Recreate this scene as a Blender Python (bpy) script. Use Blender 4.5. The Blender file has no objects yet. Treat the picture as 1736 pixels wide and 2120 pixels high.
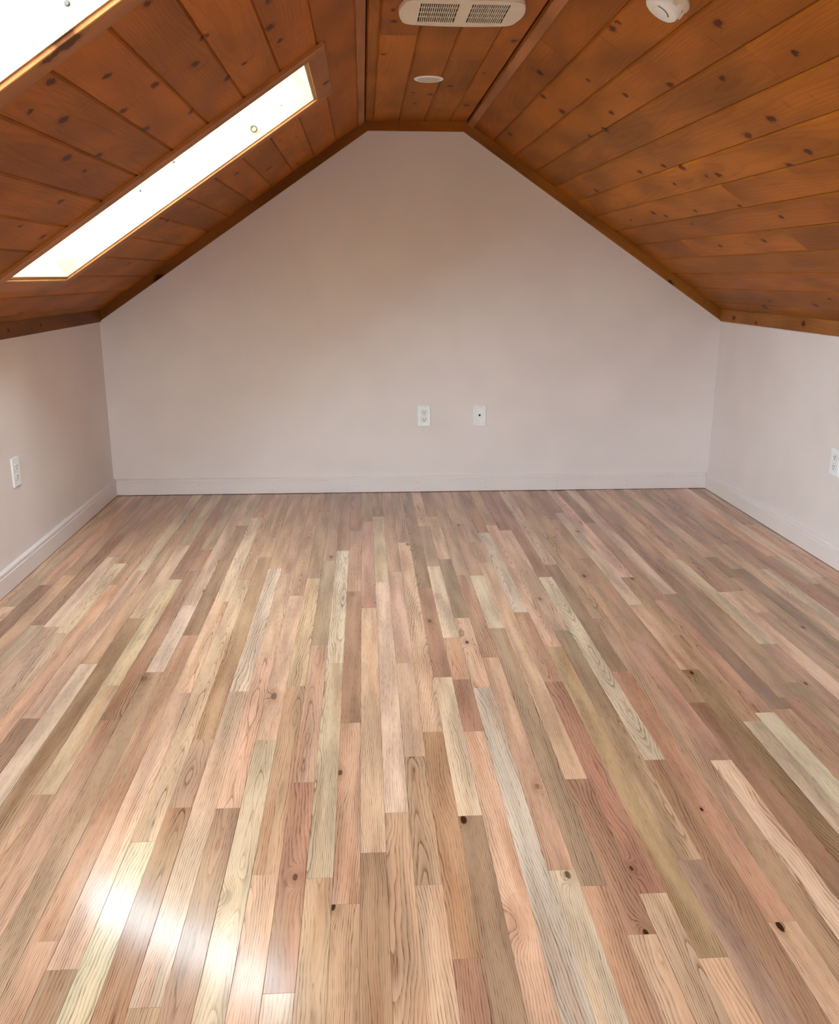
import bpy, math, random
from mathutils import Vector, Matrix

scene = bpy.context.scene

# ------------------------------------------------------------------ camera
CAM_F, CAM_PITCH, CAM_YAW, CAM_ROLL, CAM_H = 1832.5, 0.2617, 0.0625, 0.0019, 1.1681
_p, _y, _r = CAM_PITCH, CAM_YAW, CAM_ROLL
_fw = Vector((math.sin(_y) * math.cos(_p), math.cos(_y) * math.cos(_p), -math.sin(_p)))
_rt = Vector((math.cos(_y), -math.sin(_y), 0.0))
_up = _rt.cross(_fw)
_rt2 = _rt * math.cos(_r) + _up * math.sin(_r)
_up2 = _up * math.cos(_r) - _rt * math.sin(_r)
cam_data = bpy.data.cameras.new('camera')
cam_data.sensor_fit = 'HORIZONTAL'
cam_data.sensor_width = 36.0
cam_data.lens = CAM_F / 1736.0 * 36.0
cam_data.clip_start = 0.02
camera = bpy.data.objects.new('camera', cam_data)
scene.collection.objects.link(camera)
_m = Matrix((_rt2, _up2, -_fw)).transposed().to_4x4()
_m.translation = (0, 0, CAM_H)
camera.matrix_world = _m
scene.camera = camera

# ------------------------------------------------------------------ daylight
SKY_STRENGTH = 13.0
SKY_COLOR = (0.81, 0.915, 1.0)
world = bpy.data.worlds.new('sky')
scene.world = world
world.use_nodes = True
_bg = world.node_tree.nodes['Background']
_wt = world.node_tree
_tc = _wt.nodes.new('ShaderNodeTexCoord')
_sx = _wt.nodes.new('ShaderNodeSeparateXYZ')
_wt.links.new(_tc.outputs['Generated'], _sx.inputs[0])
_mr = _wt.nodes.new('ShaderNodeMapRange')
_mr.inputs['From Min'].default_value = -0.03
_mr.inputs['From Max'].default_value = 0.03
_wt.links.new(_sx.outputs['Z'], _mr.inputs['Value'])
_mx = _wt.nodes.new('ShaderNodeMix')
_mx.data_type = 'RGBA'
_wt.links.new(_mr.outputs[0], _mx.inputs['Factor'])
_mx.inputs[6].default_value = (0.17, 0.17, 0.15, 1)      # ground outside, below the horizon
_mx.inputs[7].default_value = (*SKY_COLOR, 1)            # even overcast sky
_wt.links.new(_mx.outputs[2], _bg.inputs['Color'])
_bg.inputs['Strength'].default_value = SKY_STRENGTH

scene.view_settings.view_transform = 'Standard'
scene.view_settings.look = 'None'
scene.view_settings.exposure = 1.2
scene.view_settings.gamma = 1.0
scene.view_settings.use_curve_mapping = False
scene.cycles.use_denoising = True
scene.cycles.max_bounces = 7
scene.cycles.diffuse_bounces = 6
scene.cycles.glossy_bounces = 4
scene.cycles.adaptive_threshold = 0.25
scene.cycles.transparent_max_bounces = 12
scene.cycles.sample_clamp_indirect = 16.0

# ------------------------------------------------------------------ room size (metres)
XL, XR = -1.369, 1.937          # knee walls
YB, YR = 4.8, -1.6              # gable wall in view, gable wall behind the camera
ZK, ZC = 0.984, 1.912           # top of the knee walls, flat of the ceiling
XFL, XFR = 0.023, 0.534         # edges of the ceiling flat
S_L = Vector((XFL - XL, 0, ZC - ZK)); LEN_L = S_L.length; S_L.normalize()
N_L = Vector((S_L.z, 0, -S_L.x))
S_R = Vector((XFR - XR, 0, ZC - ZK)); LEN_R = S_R.length; S_R.normalize()
N_R = Vector((-S_R.z, 0, S_R.x))
EY = Vector((0, 1, 0))


def basis(origin, ex, ey, ez):
    m = Matrix((ex, ey, ez)).transposed().to_4x4()
    m.translation = origin
    return m


FRAME_L = basis(Vector((XL, 0, ZK)), S_L, EY, S_L.cross(EY))      # x up the slope, y depth, z away from the room
FRAME_R = basis(Vector((XR, 0, ZK)), S_R, -EY, S_R.cross(-EY))
FRAME_F = basis(Vector((0, 0, ZC)), Vector((1, 0, 0)), EY, Vector((0, 0, 1)))

# ------------------------------------------------------------------ object helpers
WORLD_OF = {}


def link(name, me, mat=None, parent=None, matrix=None):
    o = bpy.data.objects.new(name, me)
    scene.collection.objects.link(o)
    matrix = matrix or Matrix.Identity(4)
    WORLD_OF[o.name] = matrix.copy()
    if parent is not None:
        o.parent = parent
        o.matrix_basis = WORLD_OF[parent.name].inverted() @ matrix
    else:
        o.matrix_basis = matrix
    if me is not None and mat is not None and not me.materials:
        me.materials.append(mat)
    return o


def make_mesh(name, verts, faces, smooth=False):
    me = bpy.data.meshes.new(name)
    me.from_pydata([tuple(v) for v in verts], [], faces)
    if smooth:
        for p in me.polygons:
            p.use_smooth = True
    me.update()
    return me


def wood_attrs(me, tone, seed, knots=(), across=0, along=1, centre=(0, 0, 0), ranges=None):
    """grain space of a board: x across, y along, in metres; one tone, seed and up to six knots per board"""
    n = len(me.vertices)
    g = []
    for v in me.vertices:
        c = [v.co[i] - centre[i] for i in range(3)]
        rest = 3 - across - along
        g += [c[across], c[along], c[rest]]
    a = me.attributes.new('grain', 'FLOAT_VECTOR', 'POINT')
    a.data.foreach_set('vector', g)
    a = me.attributes.new('seed', 'FLOAT_VECTOR', 'POINT')
    a.data.foreach_set('vector', list(seed) * n)
    a = me.attributes.new('tone', 'FLOAT_COLOR', 'POINT')
    a.data.foreach_set('color', (list(tone) + [1.0]) * n)
    for i, k in enumerate(knots):
        a = me.attributes.new('knot%d' % i, 'FLOAT_VECTOR', 'POINT')
        a.data.foreach_set('vector', [k[0], k[1], k[2]] * n)
        if len(k) > 3:
            a = me.attributes.new('dark%d' % i, 'FLOAT', 'POINT')
            a.data.foreach_set('value', [k[3]] * n)


def prism(profile, y0, y1, axis=1):
    """closed profile [(x, z)] swept along y (axis 1) or x (axis 0)"""
    n = len(profile)
    vs = []
    for y in (y0, y1):
        for (x, z) in profile:
            vs.append((x, y, z) if axis == 1 else (y, x, z))
    fs = [tuple(range(n))[::-1], tuple(range(n, 2 * n))]
    for i in range(n):
        j = (i + 1) % n
        fs.append((i, j, n + j, n + i))
    area = sum(profile[i][0] * profile[(i + 1) % n][1] - profile[(i + 1) % n][0] * profile[i][1] for i in range(n))
    flip = (area > 0) == (axis == 1)
    if flip:
        fs = [f[::-1] for f in fs]
    return vs, fs


def box(x0, x1, y0, y1, z0, z1):
    vs = [(x0, y0, z0), (x1, y0, z0), (x1, y1, z0), (x0, y1, z0), (x0, y0, z1), (x1, y0, z1), (x1, y1, z1), (x0, y1, z1)]
    fs = [(3, 2, 1, 0), (4, 5, 6, 7), (0, 1, 5, 4), (1, 2, 6, 5), (2, 3, 7, 6), (3, 0, 4, 7)]
    return vs, fs


def merge(parts):
    V, F = [], []
    for vs, fs in parts:
        b = len(V)
        V += list(vs)
        F += [tuple(i + b for i in f) for f in fs]
    return V, F


def lathe(profile, n=32):
    """profile [(radius, z)] turned about z"""
    V, F = [], []
    for (r, z) in profile:
        for i in range(n):
            a = 2 * math.pi * i / n
            V.append((r * math.cos(a), r * math.sin(a), z))
    m = len(profile)
    for j in range(m - 1):
        for i in range(n):
            k = (i + 1) % n
            F.append((j * n + i, j * n + k, (j + 1) * n + k, (j + 1) * n + i))
    F.append(tuple(range(n))[::-1])
    F.append(tuple(range((m - 1) * n, m * n)))
    return V, F


def bevel(o, width, segments=2, angle=0.6):
    b = o.modifiers.new('bevel', 'BEVEL')
    b.width = width
    b.segments = segments
    b.limit_method = 'ANGLE'
    b.angle_limit = angle


def structure(o):
    o['kind'] = 'structure'
    return o


def tag(o, label, category, group=None):
    o['label'] = label
    o['category'] = category
    if group:
        o['group'] = group
    return o


# ------------------------------------------------------------------ materials
class Nodes:
    def __init__(self, name):
        self.mat = bpy.data.materials.new(name)
        self.mat.use_nodes = True
        self.t = self.mat.node_tree
        self.bsdf = self.t.nodes['Principled BSDF']
        self.out = self.t.nodes['Material Output']

    def put(self, sock, v):
        if isinstance(v, bpy.types.NodeSocket):
            self.t.links.new(v, sock)
        elif isinstance(v, (int, float)):
            sock.default_value = v
        else:
            v = tuple(v)
            if sock.type == 'RGBA' and len(v) == 3:
                v = v + (1.0,)
            sock.default_value = v

    def m(self, op, a, b=0.0, c=0.0, clamp=False):
        n = self.t.nodes.new('ShaderNodeMath')
        n.operation = op
        n.use_clamp = clamp
        for s, v in zip(n.inputs, (a, b, c)):
            self.put(s, v)
        return n.outputs[0]

    def vm(self, op, a, b=(0, 0, 0), scale=None):
        n = self.t.nodes.new('ShaderNodeVectorMath')
        n.operation = op
        self.put(n.inputs[0], a)
        if scale is not None:
            self.put(n.inputs['Scale'], scale)
        else:
            self.put(n.inputs[1], b)
        return n.outputs['Value'] if op in ('LENGTH', 'DOT_PRODUCT') else n.outputs[0]

    def sep(self, v):
        n = self.t.nodes.new('ShaderNodeSeparateXYZ')
        self.put(n.inputs[0], v)
        return n.outputs

    def comb(self, x, y, z=0.0):
        n = self.t.nodes.new('ShaderNodeCombineXYZ')
        for s, v in zip(n.inputs, (x, y, z)):
            self.put(s, v)
        return n.outputs[0]

    def attr(self, name):
        n = self.t.nodes.new('ShaderNodeAttribute')
        n.attribute_name = name
        return n.outputs

    def noise(self, vec, scale=1.0, detail=2.0, rough=0.5, distortion=0.0):
        n = self.t.nodes.new('ShaderNodeTexNoise')
        self.put(n.inputs['Vector'], vec)
        n.inputs['Scale'].default_value = scale
        n.inputs['Detail'].default_value = detail
        n.inputs['Roughness'].default_value = rough
        n.inputs['Distortion'].default_value = distortion
        return n.outputs[0]

    def rng(self, v, a, b, c=0.0, d=1.0, smooth=True):
        n = self.t.nodes.new('ShaderNodeMapRange')
        n.interpolation_type = 'SMOOTHSTEP' if smooth else 'LINEAR'
        for s, x in zip(n.inputs, (v, a, b, c, d)):
            self.put(s, x)
        return n.outputs[0]

    def mix(self, f, a, b, mode='MIX'):
        n = self.t.nodes.new('ShaderNodeMix')
        n.data_type = 'RGBA'
        n.blend_type = mode
        self.put(n.inputs['Factor'], f)
        self.put(n.inputs['A'], a) if False else self.put(n.inputs[6], a)
        self.put(n.inputs[7], b)
        return n.outputs[2]

    def bump(self, h, strength, distance):
        n = self.t.nodes.new('ShaderNodeBump')
        n.inputs['Strength'].default_value = strength
        n.inputs['Distance'].default_value = distance
        self.put(n.inputs['Height'], h)
        self.put(self.bsdf.inputs['Normal'], n.outputs[0])

    def set(self, **kw):
        for k, v in kw.items():
            self.put(self.bsdf.inputs[k.replace('_', ' ')], v)
        return self.mat


def oak():
    N = Nodes('oak_strip')
    g = N.attr('grain')[1]
    sd = N.attr('seed')[1]
    tone = N.attr('tone')[0]
    u, v, _ = N.sep(g)
    s1, s2, s3 = N.sep(sd)
    off = N.vm('SCALE', sd, scale=61.0)
    # growth rings cut by the board face: parabolic cathedrals, slanted or straight lines
    u0 = N.m('MULTIPLY', N.m('SUBTRACT', s1, 0.5), 0.15)
    K = N.m('MULTIPLY_ADD', s3, 150.0, 130.0)
    du = N.m('SUBTRACT', u, u0)
    par = N.m('MULTIPLY', N.m('SQRT', N.m('MULTIPLY_ADD', du, du, 0.00012)), K)
    lin = N.m('MULTIPLY', v, N.m('MULTIPLY', N.m('SUBTRACT', s2, 0.5), 22.0))
    w1 = N.noise(N.vm('ADD', N.vm('MULTIPLY', g, (13.0, 3.2, 0)), off), 1.0, 1.0, 0.5)
    w2 = N.noise(N.vm('ADD', N.vm('MULTIPLY', g, (60.0, 14.0, 0)), off), 1.0, 0.0)
    warp = N.m('ADD', N.m('MULTIPLY', N.m('SUBTRACT', w1, 0.5), 6.0), N.m('MULTIPLY', N.m('SUBTRACT', w2, 0.5), 1.0))
    # knot: concentric rings bulging round it
    kx, ky, kz = N.sep(N.attr('knot0')[1])
    kd = N.attr('dark0')[2]
    ksz = N.m('MAXIMUM', kz, 0.0001)
    ex = N.m('DIVIDE', N.m('SUBTRACT', u, kx), N.m('MULTIPLY', ksz, 0.021))
    ey = N.m('DIVIDE', N.m('SUBTRACT', v, ky), N.m('MULTIPLY', ksz, 0.050))
    d2 = N.m('ADD', N.m('MULTIPLY', ex, ex), N.m('MULTIPLY', ey, ey))
    rag = N.m('MULTIPLY', d2, N.m('MULTIPLY_ADD', w2, 1.6, 0.25))
    hill = N.m('EXPONENT', N.m('MULTIPLY', d2, -0.8))
    hill = N.m('MULTIPLY', hill, N.m('GREATER_THAN', kz, 0.01))
    phi = N.m('ADD', N.m('ADD', par, lin), N.m('ADD', warp, N.m('MULTIPLY', hill, 5.5)))
    t = N.m('FRACT', phi)
    rnd = N.noise(N.comb(N.m('FLOOR', phi), s1, s2), 3.7, 0.0)
    line = N.m('MULTIPLY', N.m('POWER', N.m('SUBTRACT', 1.0, t), 3.0), N.rng(t, 0.0, 0.08))
    line = N.m('MULTIPLY', line, N.rng(rnd, 0.3, 0.7, 0.55, 1.15))
    pores = N.rng(N.noise(N.vm('ADD', N.vm('MULTIPLY', g, (900.0, 28.0, 0)), off), 1.0, 0.0), 0.5, 0.66)
    low = N.noise(N.vm('ADD', N.vm('MULTIPLY', g, (26.0, 2.6, 0)), off), 1.0, 1.0, 0.6)
    cont = N.rng(low, 0.35, 0.65, 1.1, 0.65)
    dark = N.m('MULTIPLY', N.m('MULTIPLY', line, cont), N.m('MULTIPLY_ADD', pores, 0.7, 0.75))
    dark = N.m('ADD', dark, N.m('MULTIPLY', pores, 0.13), clamp=True)
    base = N.vm('SCALE', tone, scale=N.rng(low, 0.25, 0.75, 0.80, 1.16))
    # mineral streaks with a warmer, redder heart
    red = N.rng(N.noise(N.vm('ADD', N.vm('MULTIPLY', g, (34.0, 2.0, 0)), N.vm('ADD', off, (9, 4, 2))), 1.0, 0.0), 0.55, 0.8)
    base = N.mix(N.m('MULTIPLY', red, 0.42), base, N.vm('MULTIPLY', base, (0.88, 0.68, 0.56)))
    col = N.mix(N.m('MULTIPLY', dark, 0.95), base, N.vm('MULTIPLY', base, (0.36, 0.235, 0.175)))
    core = N.m('MULTIPLY', N.rng(rag, 0.34, 0.12), N.m('GREATER_THAN', kz, 0.01))
    col = N.mix(N.m('MULTIPLY', core, kd), col, (0.055, 0.022, 0.010))
    halo = N.m('MULTIPLY', N.rng(d2, 2.6, 0.2), N.m('MULTIPLY', N.m('GREATER_THAN', kz, 0.01), 0.35))
    col = N.mix(halo, col, N.vm('MULTIPLY', col, (0.62, 0.46, 0.36)))
    return N.set(Base_Color=col, Roughness=0.15, IOR=1.47, Specular_IOR_Level=0.42)


def pine(name, rough=0.42, slots=6, strength=1.0):
    N = Nodes(name)
    g = N.attr('grain')[1]
    sd = N.attr('seed')[1]
    tone = N.attr('tone')[0]
    u, v, _ = N.sep(g)
    s1, s2, s3 = N.sep(sd)
    off = N.vm('SCALE', sd, scale=47.0)
    du = N.m('SUBTRACT', u, N.m('MULTIPLY', N.m('SUBTRACT', s1, 0.5), 0.30))
    par = N.m('MULTIPLY', N.m('MULTIPLY', du, du), N.m('MULTIPLY_ADD', s3, 500.0, 350.0))
    lin = N.m('MULTIPLY', v, N.m('MULTIPLY', N.m('SUBTRACT', s2, 0.5), 9.0))
    warp = N.m('MULTIPLY', N.m('SUBTRACT', N.noise(N.vm('ADD', N.vm('MULTIPLY', g, (9.0, 2.0, 0)), off), 1.0, 1.0), 0.5), 4.0)
    phi = N.m('ADD', N.m('ADD', par, lin), warp)
    spot = None
    jit = N.m('MULTIPLY', N.m('SUBTRACT', N.noise(N.vm('ADD', N.vm('MULTIPLY', g, (70.0, 55.0, 0)), off), 1.0, 2.0, 0.65), 0.5), 0.030)
    for i in range(slots):
        kx, ky, kz = N.sep(N.attr('knot%d' % i)[1])
        kw = N.m('MAXIMUM', kz, 0.0001)
        ex = N.m('DIVIDE', N.m('ADD', N.m('SUBTRACT', u, kx), jit), kw)
        ey = N.m('DIVIDE', N.m('SUBTRACT', v, ky), N.m('MULTIPLY', kw, 1.7))
        d2 = N.m('ADD', N.m('MULTIPLY', ex, ex), N.m('MULTIPLY', ey, ey))
        h = N.m('MULTIPLY', N.m('EXPONENT', N.m('MULTIPLY', d2, -0.35)), N.m('GREATER_THAN', kz, 0.001))
        spot = h if spot is None else N.m('MAXIMUM', spot, h)
    phi = N.m('ADD', phi, N.m('MULTIPLY', spot, 3.0)) if spot is not None else phi
    t = N.m('FRACT', phi)
    ring = N.m('MULTIPLY', N.rng(t, 0.35, 0.93), N.rng(t, 1.0, 0.95))
    fibre = N.noise(N.vm('ADD', N.vm('MULTIPLY', g, (420.0, 9.0, 0)), off), 1.0, 0.0)
    low = N.noise(N.vm('ADD', N.vm('MULTIPLY', g, (7.0, 2.2, 0)), off), 1.0, 1.5, 0.6)
    fig = N.rng(N.noise(N.vm('ADD', N.vm('MULTIPLY', g, (8.0, 42.0, 0)), off), 1.0, 1.0), 0.68, 0.76)
    base = N.vm('SCALE', tone, scale=N.m('MULTIPLY', N.rng(low, 0.25, 0.75, 0.74, 1.22), N.rng(fibre, 0.3, 0.7, 0.93, 1.06)))
    col = N.mix(N.m('MULTIPLY', ring, 0.30 * strength), base, N.vm('MULTIPLY', base, (0.66, 0.50, 0.36)))
    col = N.mix(N.m('MULTIPLY', fig, 0.35 * strength), col, N.vm('MULTIPLY', base, (0.50, 0.38, 0.28)))
    if spot is not None:
        col = N.mix(N.m('MULTIPLY', N.rng(spot, 0.10, 0.55), 0.35), col, N.vm('MULTIPLY', base, (0.50, 0.36, 0.26)))
        col = N.mix(N.m('MULTIPLY', N.rng(spot, 0.50, 0.72), 0.82), col, N.vm('MULTIPLY', base, (0.15, 0.095, 0.065)))
    return N.set(Base_Color=col, Roughness=rough, IOR=1.45, Specular_IOR_Level=0.09)


def paint(name, color, rough=0.55, blotch=0.03):
    N = Nodes(name)
    tc = N.t.nodes.new('ShaderNodeTexCoord').outputs['Object']
    low = N.noise(tc, 2.3, 2.0, 0.6)
    col = N.vm('SCALE', color, scale=N.rng(low, 0.3, 0.7, 1.0 - blotch, 1.0 + blotch))
    return N.set(Base_Color=col, Roughness=rough, IOR=1.45)


def plain(name, color, rough=0.4, metallic=0.0, ior=1.45):
    N = Nodes(name)
    tc = N.t.nodes.new('ShaderNodeTexCoord').outputs['Object']
    n = N.noise(tc, 40.0, 2.0)
    return N.set(Base_Color=N.vm('SCALE', color, scale=N.rng(n, 0.3, 0.7, 0.97, 1.03)), Roughness=rough, Metallic=metallic, IOR=ior)


def glass(name):
    N = Nodes(name)
    N.t.nodes.remove(N.bsdf)
    tr = N.t.nodes.new('ShaderNodeBsdfTransparent')
    tr.inputs[0].default_value = (0.95, 0.98, 0.97, 1)
    gl = N.t.nodes.new('ShaderNodeBsdfGlossy')
    gl.inputs['Roughness'].default_value = 0.02
    lw = N.t.nodes.new('ShaderNodeLayerWeight')
    lw.inputs[0].default_value = 0.5
    fr = N.m('MULTIPLY_ADD', N.m('POWER', lw.outputs['Facing'], 5.0), 0.9, 0.04)
    mx = N.t.nodes.new('ShaderNodeMixShader')
    N.t.links.new(fr, mx.inputs[0])
    N.t.links.new(tr.outputs[0], mx.inputs[1])
    N.t.links.new(gl.outputs[0], mx.inputs[2])
    N.t.links.new(mx.outputs[0], N.out.inputs[0])
    return N.mat


M_OAK = oak()
M_PINE = pine('stained_pine')
M_TRIM = pine('stained_pine_trim', slots=3, strength=0.7)
M_JAMB = pine('pale_pine', slots=3, strength=0.5)
M_WALL = paint('mauve_beige_paint', (0.81, 0.75, 0.745))
M_BASE = paint('mauve_beige_gloss_paint', (0.82, 0.76, 0.755), 0.38, 0.02)
M_DECK = plain('dark_roof_deck', (0.05, 0.03, 0.02), 0.9)
M_SUB = plain('subfloor', (0.06, 0.035, 0.02), 0.9)
M_WHITE = plain('white_plastic', (0.90, 0.93, 0.96), 0.35)
M_CREAM = plain('cream_plastic', (0.76, 0.69, 0.58), 0.42)
M_DARK = plain('dark_slot', (0.012, 0.011, 0.010), 0.7)
M_STEEL = plain('grey_steel', (0.07, 0.07, 0.065), 0.45, 0.0)
M_LENS = plain('frosted_lens', (0.62, 0.60, 0.56), 0.5)
M_SASH = plain('sash_grey', (0.55, 0.53, 0.50), 0.5)
M_GLASS = glass('window_glass')

# ------------------------------------------------------------------ layout read off the room (metres)
# floor boards: row, start, end along the room, tone, knot (across, along, size, darkness)
BOARDS = [
(-25,2.700,3.350,'P',None),(-25,3.350,4.800,'P',None),(-24,2.501,3.106,'p',None),(-24,3.106,4.800,'G',None),
(-23,2.556,3.339,'R',None),(-23,3.339,4.800,'P',None),(-22,2.533,3.451,'P',None),(-22,3.451,4.800,'M',None),
(-21,2.209,2.920,'G',None),(-21,2.920,4.047,'B',None),(-21,4.047,4.800,'T',None),(-20,1.487,2.901,'G',None),
(-20,2.901,3.681,'p',None),(-20,3.681,4.800,'M',None),(-19,2.221,2.846,'G',None),(-19,2.846,3.592,'C',None),
(-19,3.592,4.800,'M',None),(-18,2.031,3.323,'P',None),(-18,3.323,4.800,'M',None),(-17,1.105,2.243,'R',None),
(-17,2.243,3.494,'P',None),(-17,3.494,4.800,'G',None),(-16,1.423,2.593,'C',None),(-16,2.593,4.075,'M',None),
(-16,4.075,4.800,'T',None),(-15,1.491,2.965,'B',None),(-15,2.965,3.834,'P',None),(-15,3.834,4.800,'G',None),
(-14,0.640,1.868,'T',None),(-14,1.868,2.435,'G',None),(-14,2.435,3.374,'G',None),(-14,3.374,4.800,'R',None),
(-13,0.587,2.221,'T',None),(-13,2.221,3.479,'R',None),(-13,3.479,3.767,'R',None),(-13,3.767,4.800,'T',None),
(-12,1.220,2.521,'T',(-0.0202,2.478,0.8,0.4)),(-12,2.521,3.088,'C',None),(-12,3.088,4.800,'G',None),(-11,0.105,1.387,'M',None),
(-11,1.387,2.801,'M',None),(-11,2.801,4.146,'B',None),(-11,4.146,4.800,'G',None),(-10,0.099,1.317,'B',None),
(-10,1.317,2.372,'P',None),(-10,2.372,3.118,'P',None),(-10,3.118,4.285,'p',None),(-10,4.285,4.800,'M',None),
(-9,0.497,1.674,'C',None),(-9,1.674,3.363,'P',None),(-9,3.363,4.800,'M',None),(-8,0.703,1.795,'R',None),
(-8,1.795,2.102,'M',None),(-8,2.102,3.640,'T',None),(-8,3.640,4.800,'M',None),(-7,0.603,1.224,'T',None),
(-7,1.224,2.374,'G',None),(-7,2.374,3.488,'C',None),(-7,3.488,4.800,'M',None),(-6,0.049,1.786,'R',None),
(-6,1.786,2.604,'P',None),(-6,2.604,3.425,'P',None),(-6,3.425,4.800,'M',None),(-5,0.875,2.090,'G',(-0.0128,1.488,1.0,0.3)),
(-5,2.090,3.162,'P',(-0.0044,2.338,0.8,0.6)),(-5,3.162,4.800,'T',None),(-4,0.385,1.550,'P',None),(-4,1.550,2.397,'T',None),
(-4,2.397,3.358,'P',None),(-4,3.358,4.384,'T',None),(-4,4.384,4.800,'R',None),(-3,-0.030,1.242,'G',None),
(-3,1.242,1.883,'R',(0.0058,1.539,0.5,0.8)),(-3,1.883,2.692,'M',None),(-3,2.692,3.579,'O',None),(-3,3.579,4.800,'T',(0.0048,3.632,0.7,0.7)),
(-2,0.571,1.533,'M',None),(-2,1.533,2.553,'G',None),(-2,2.553,3.716,'C',None),(-2,3.716,4.800,'R',None),
(-1,0.260,1.454,'T',(-0.0251,1.45,0.5,1)),(-1,1.454,2.168,'M',(-0.0222,1.922,0.6,0.8)),(-1,2.168,3.199,'R',(-0.004,3.167,0.6,0.2)),(-1,3.199,4.019,'T',None),
(-1,4.019,4.800,'R',None),(0,0.592,1.608,'R',None),(0,1.608,3.017,'P',None),(0,3.017,4.182,'M',None),
(0,4.182,4.800,'T',None),(1,0.550,1.748,'T',None),(1,1.748,3.299,'p',None),(1,3.299,4.276,'G',None),
(1,4.276,4.800,'R',None),(2,0.173,1.500,'P',None),(2,1.500,1.985,'T',None),(2,1.985,2.541,'G',None),
(2,2.541,3.423,'P',None),(2,3.423,4.800,'T',None),(3,0.450,1.300,'R',None),(3,1.300,2.107,'Q',None),
(3,2.107,3.827,'P',(0.0162,3.8,0.6,0.8)),(3,3.827,4.800,'T',None),(4,0.595,1.727,'B',(-0.0167,1.713,0.7,1)),(4,1.727,2.433,'C',None),
(4,2.433,3.215,'R',(-0.0064,2.882,0.6,0.6)),(4,3.215,4.800,'B',None),(5,0.562,2.102,'P',(-0.0107,1.386,1.0,0.1)),(5,2.102,2.415,'R',None),
(5,2.415,2.732,'M',None),(5,2.732,3.480,'C',(-0.0096,3.129,0.6,0.1)),(5,3.480,4.087,'T',None),(5,4.087,4.800,'P',None),
(6,0.737,2.355,'g',None),(6,2.355,2.904,'P',(-0.0053,2.69,0.6,0.9)),(6,2.904,3.574,'B',None),(6,3.574,4.261,'P',None),
(6,4.261,4.800,'R',None),(7,0.311,1.528,'C',(0.0089,1.514,0.6,0.8)),(7,1.528,2.567,'P',(0.0092,1.834,0.6,0.5)),(7,2.567,3.362,'T',None),
(7,3.362,4.800,'M',None),(8,0.236,1.478,'M',None),(8,1.478,2.806,'O',None),(8,2.806,3.353,'C',None),
(8,3.353,4.064,'T',None),(8,4.064,4.800,'M',(0.0066,4.097,0.6,0.9)),(9,-0.251,1.340,'P',None),(9,1.340,1.860,'R',(0.008,1.341,0.6,1)),
(9,1.860,3.521,'P',None),(9,3.521,3.814,'M',None),(9,3.814,4.800,'T',None),(10,0.159,1.449,'P',None),
(10,1.449,2.384,'R',(-0.0194,1.526,0.4,0.9)),(10,2.384,2.946,'M',None),(10,2.946,3.963,'C',None),(10,3.963,4.800,'R',None),
(11,0.434,1.276,'P',None),(11,1.276,2.637,'T',None),(11,2.637,4.089,'P',None),(11,4.089,4.800,'M',None),
(12,1.090,1.545,'O',None),(12,1.545,2.160,'M',None),(12,2.160,2.774,'B',None),(12,2.774,3.992,'P',(-0.0137,3.077,0.5,0.6)),
(12,3.992,4.800,'R',None),(13,0.491,1.935,'R',None),(13,1.935,3.319,'C',None),(13,3.319,4.800,'R',None),
(14,0.072,1.357,'P',(-0.011,1.346,0.5,1)),(14,1.357,2.440,'M',(-0.0181,1.719,0.3,1)),(14,2.440,3.472,'B',None),(14,3.472,4.800,'G',None),
(15,0.466,1.601,'T',None),(15,1.601,2.871,'M',None),(15,2.871,3.943,'M',None),(15,3.943,4.800,'T',None),
(16,0.515,1.924,'p',None),(16,1.924,2.667,'M',None),(16,2.667,3.862,'M',(-0.0045,3.324,0.6,0.9)),(16,3.862,4.800,'M',(-0.0104,3.864,0.6,0.6)),
(17,0.787,2.229,'B',None),(17,2.229,3.553,'T',None),(17,3.553,4.168,'T',None),(17,4.168,4.800,'R',None),
(18,1.406,2.442,'B',(-0.0029,2.419,0.5,1)),(18,2.442,2.997,'P',None),(18,2.997,4.303,'C',(0.0121,3.958,0.6,0.9)),(18,4.303,4.800,'R',None),
(19,0.852,2.113,'C',None),(19,2.113,2.708,'M',None),(19,2.708,3.299,'T',(0.017,3.28,0.7,0.6)),(19,3.299,4.800,'p',None),
(20,1.537,2.159,'C',None),(20,2.159,3.034,'M',None),(20,3.034,4.097,'T',None),(20,4.097,4.800,'R',None),
(21,1.588,2.176,'T',None),(21,2.176,3.102,'B',None),(21,3.102,4.800,'C',None),(22,0.974,2.245,'R',None),
(22,2.245,3.098,'T',None),(22,3.098,4.800,'R',None),(23,1.467,2.337,'T',None),(23,2.337,3.525,'T',None),
(23,3.525,4.800,'M',None),(24,1.556,2.619,'M',(-0.0177,2.328,0.4,1)),(24,2.619,3.514,'C',None),(24,3.514,4.800,'P',None),
(25,1.526,3.113,'p',None),(25,3.113,4.800,'M',None),(26,1.315,2.895,'M',None),(26,2.895,3.119,'P',None),
(26,3.119,4.800,'T',None),(27,1.592,3.269,'M',(0.0205,2.751,0.5,1)),(27,3.269,3.539,'B',None),(27,3.539,4.800,'P',None),
(28,2.176,3.377,'B',None),(28,3.377,4.800,'M',None),(29,2.436,3.709,'P',None),(29,3.709,4.800,'M',None),
(30,2.414,3.365,'C',None),(30,3.365,4.800,'T',None),(31,2.733,3.772,'R',None),(31,3.772,4.800,'M',None),
(32,1.640,3.180,'R',None),(32,3.180,3.539,'G',None),(32,3.539,4.800,'P',None),(33,1.990,3.258,'P',None),
(33,3.258,4.800,'p',None),(34,2.918,4.026,'P',None),(34,4.026,4.800,'T',None),(35,2.572,3.706,'P',None),
(35,3.706,4.800,'G',None),(36,2.883,3.964,'C',None),(36,3.964,4.800,'M',None),
]
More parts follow.
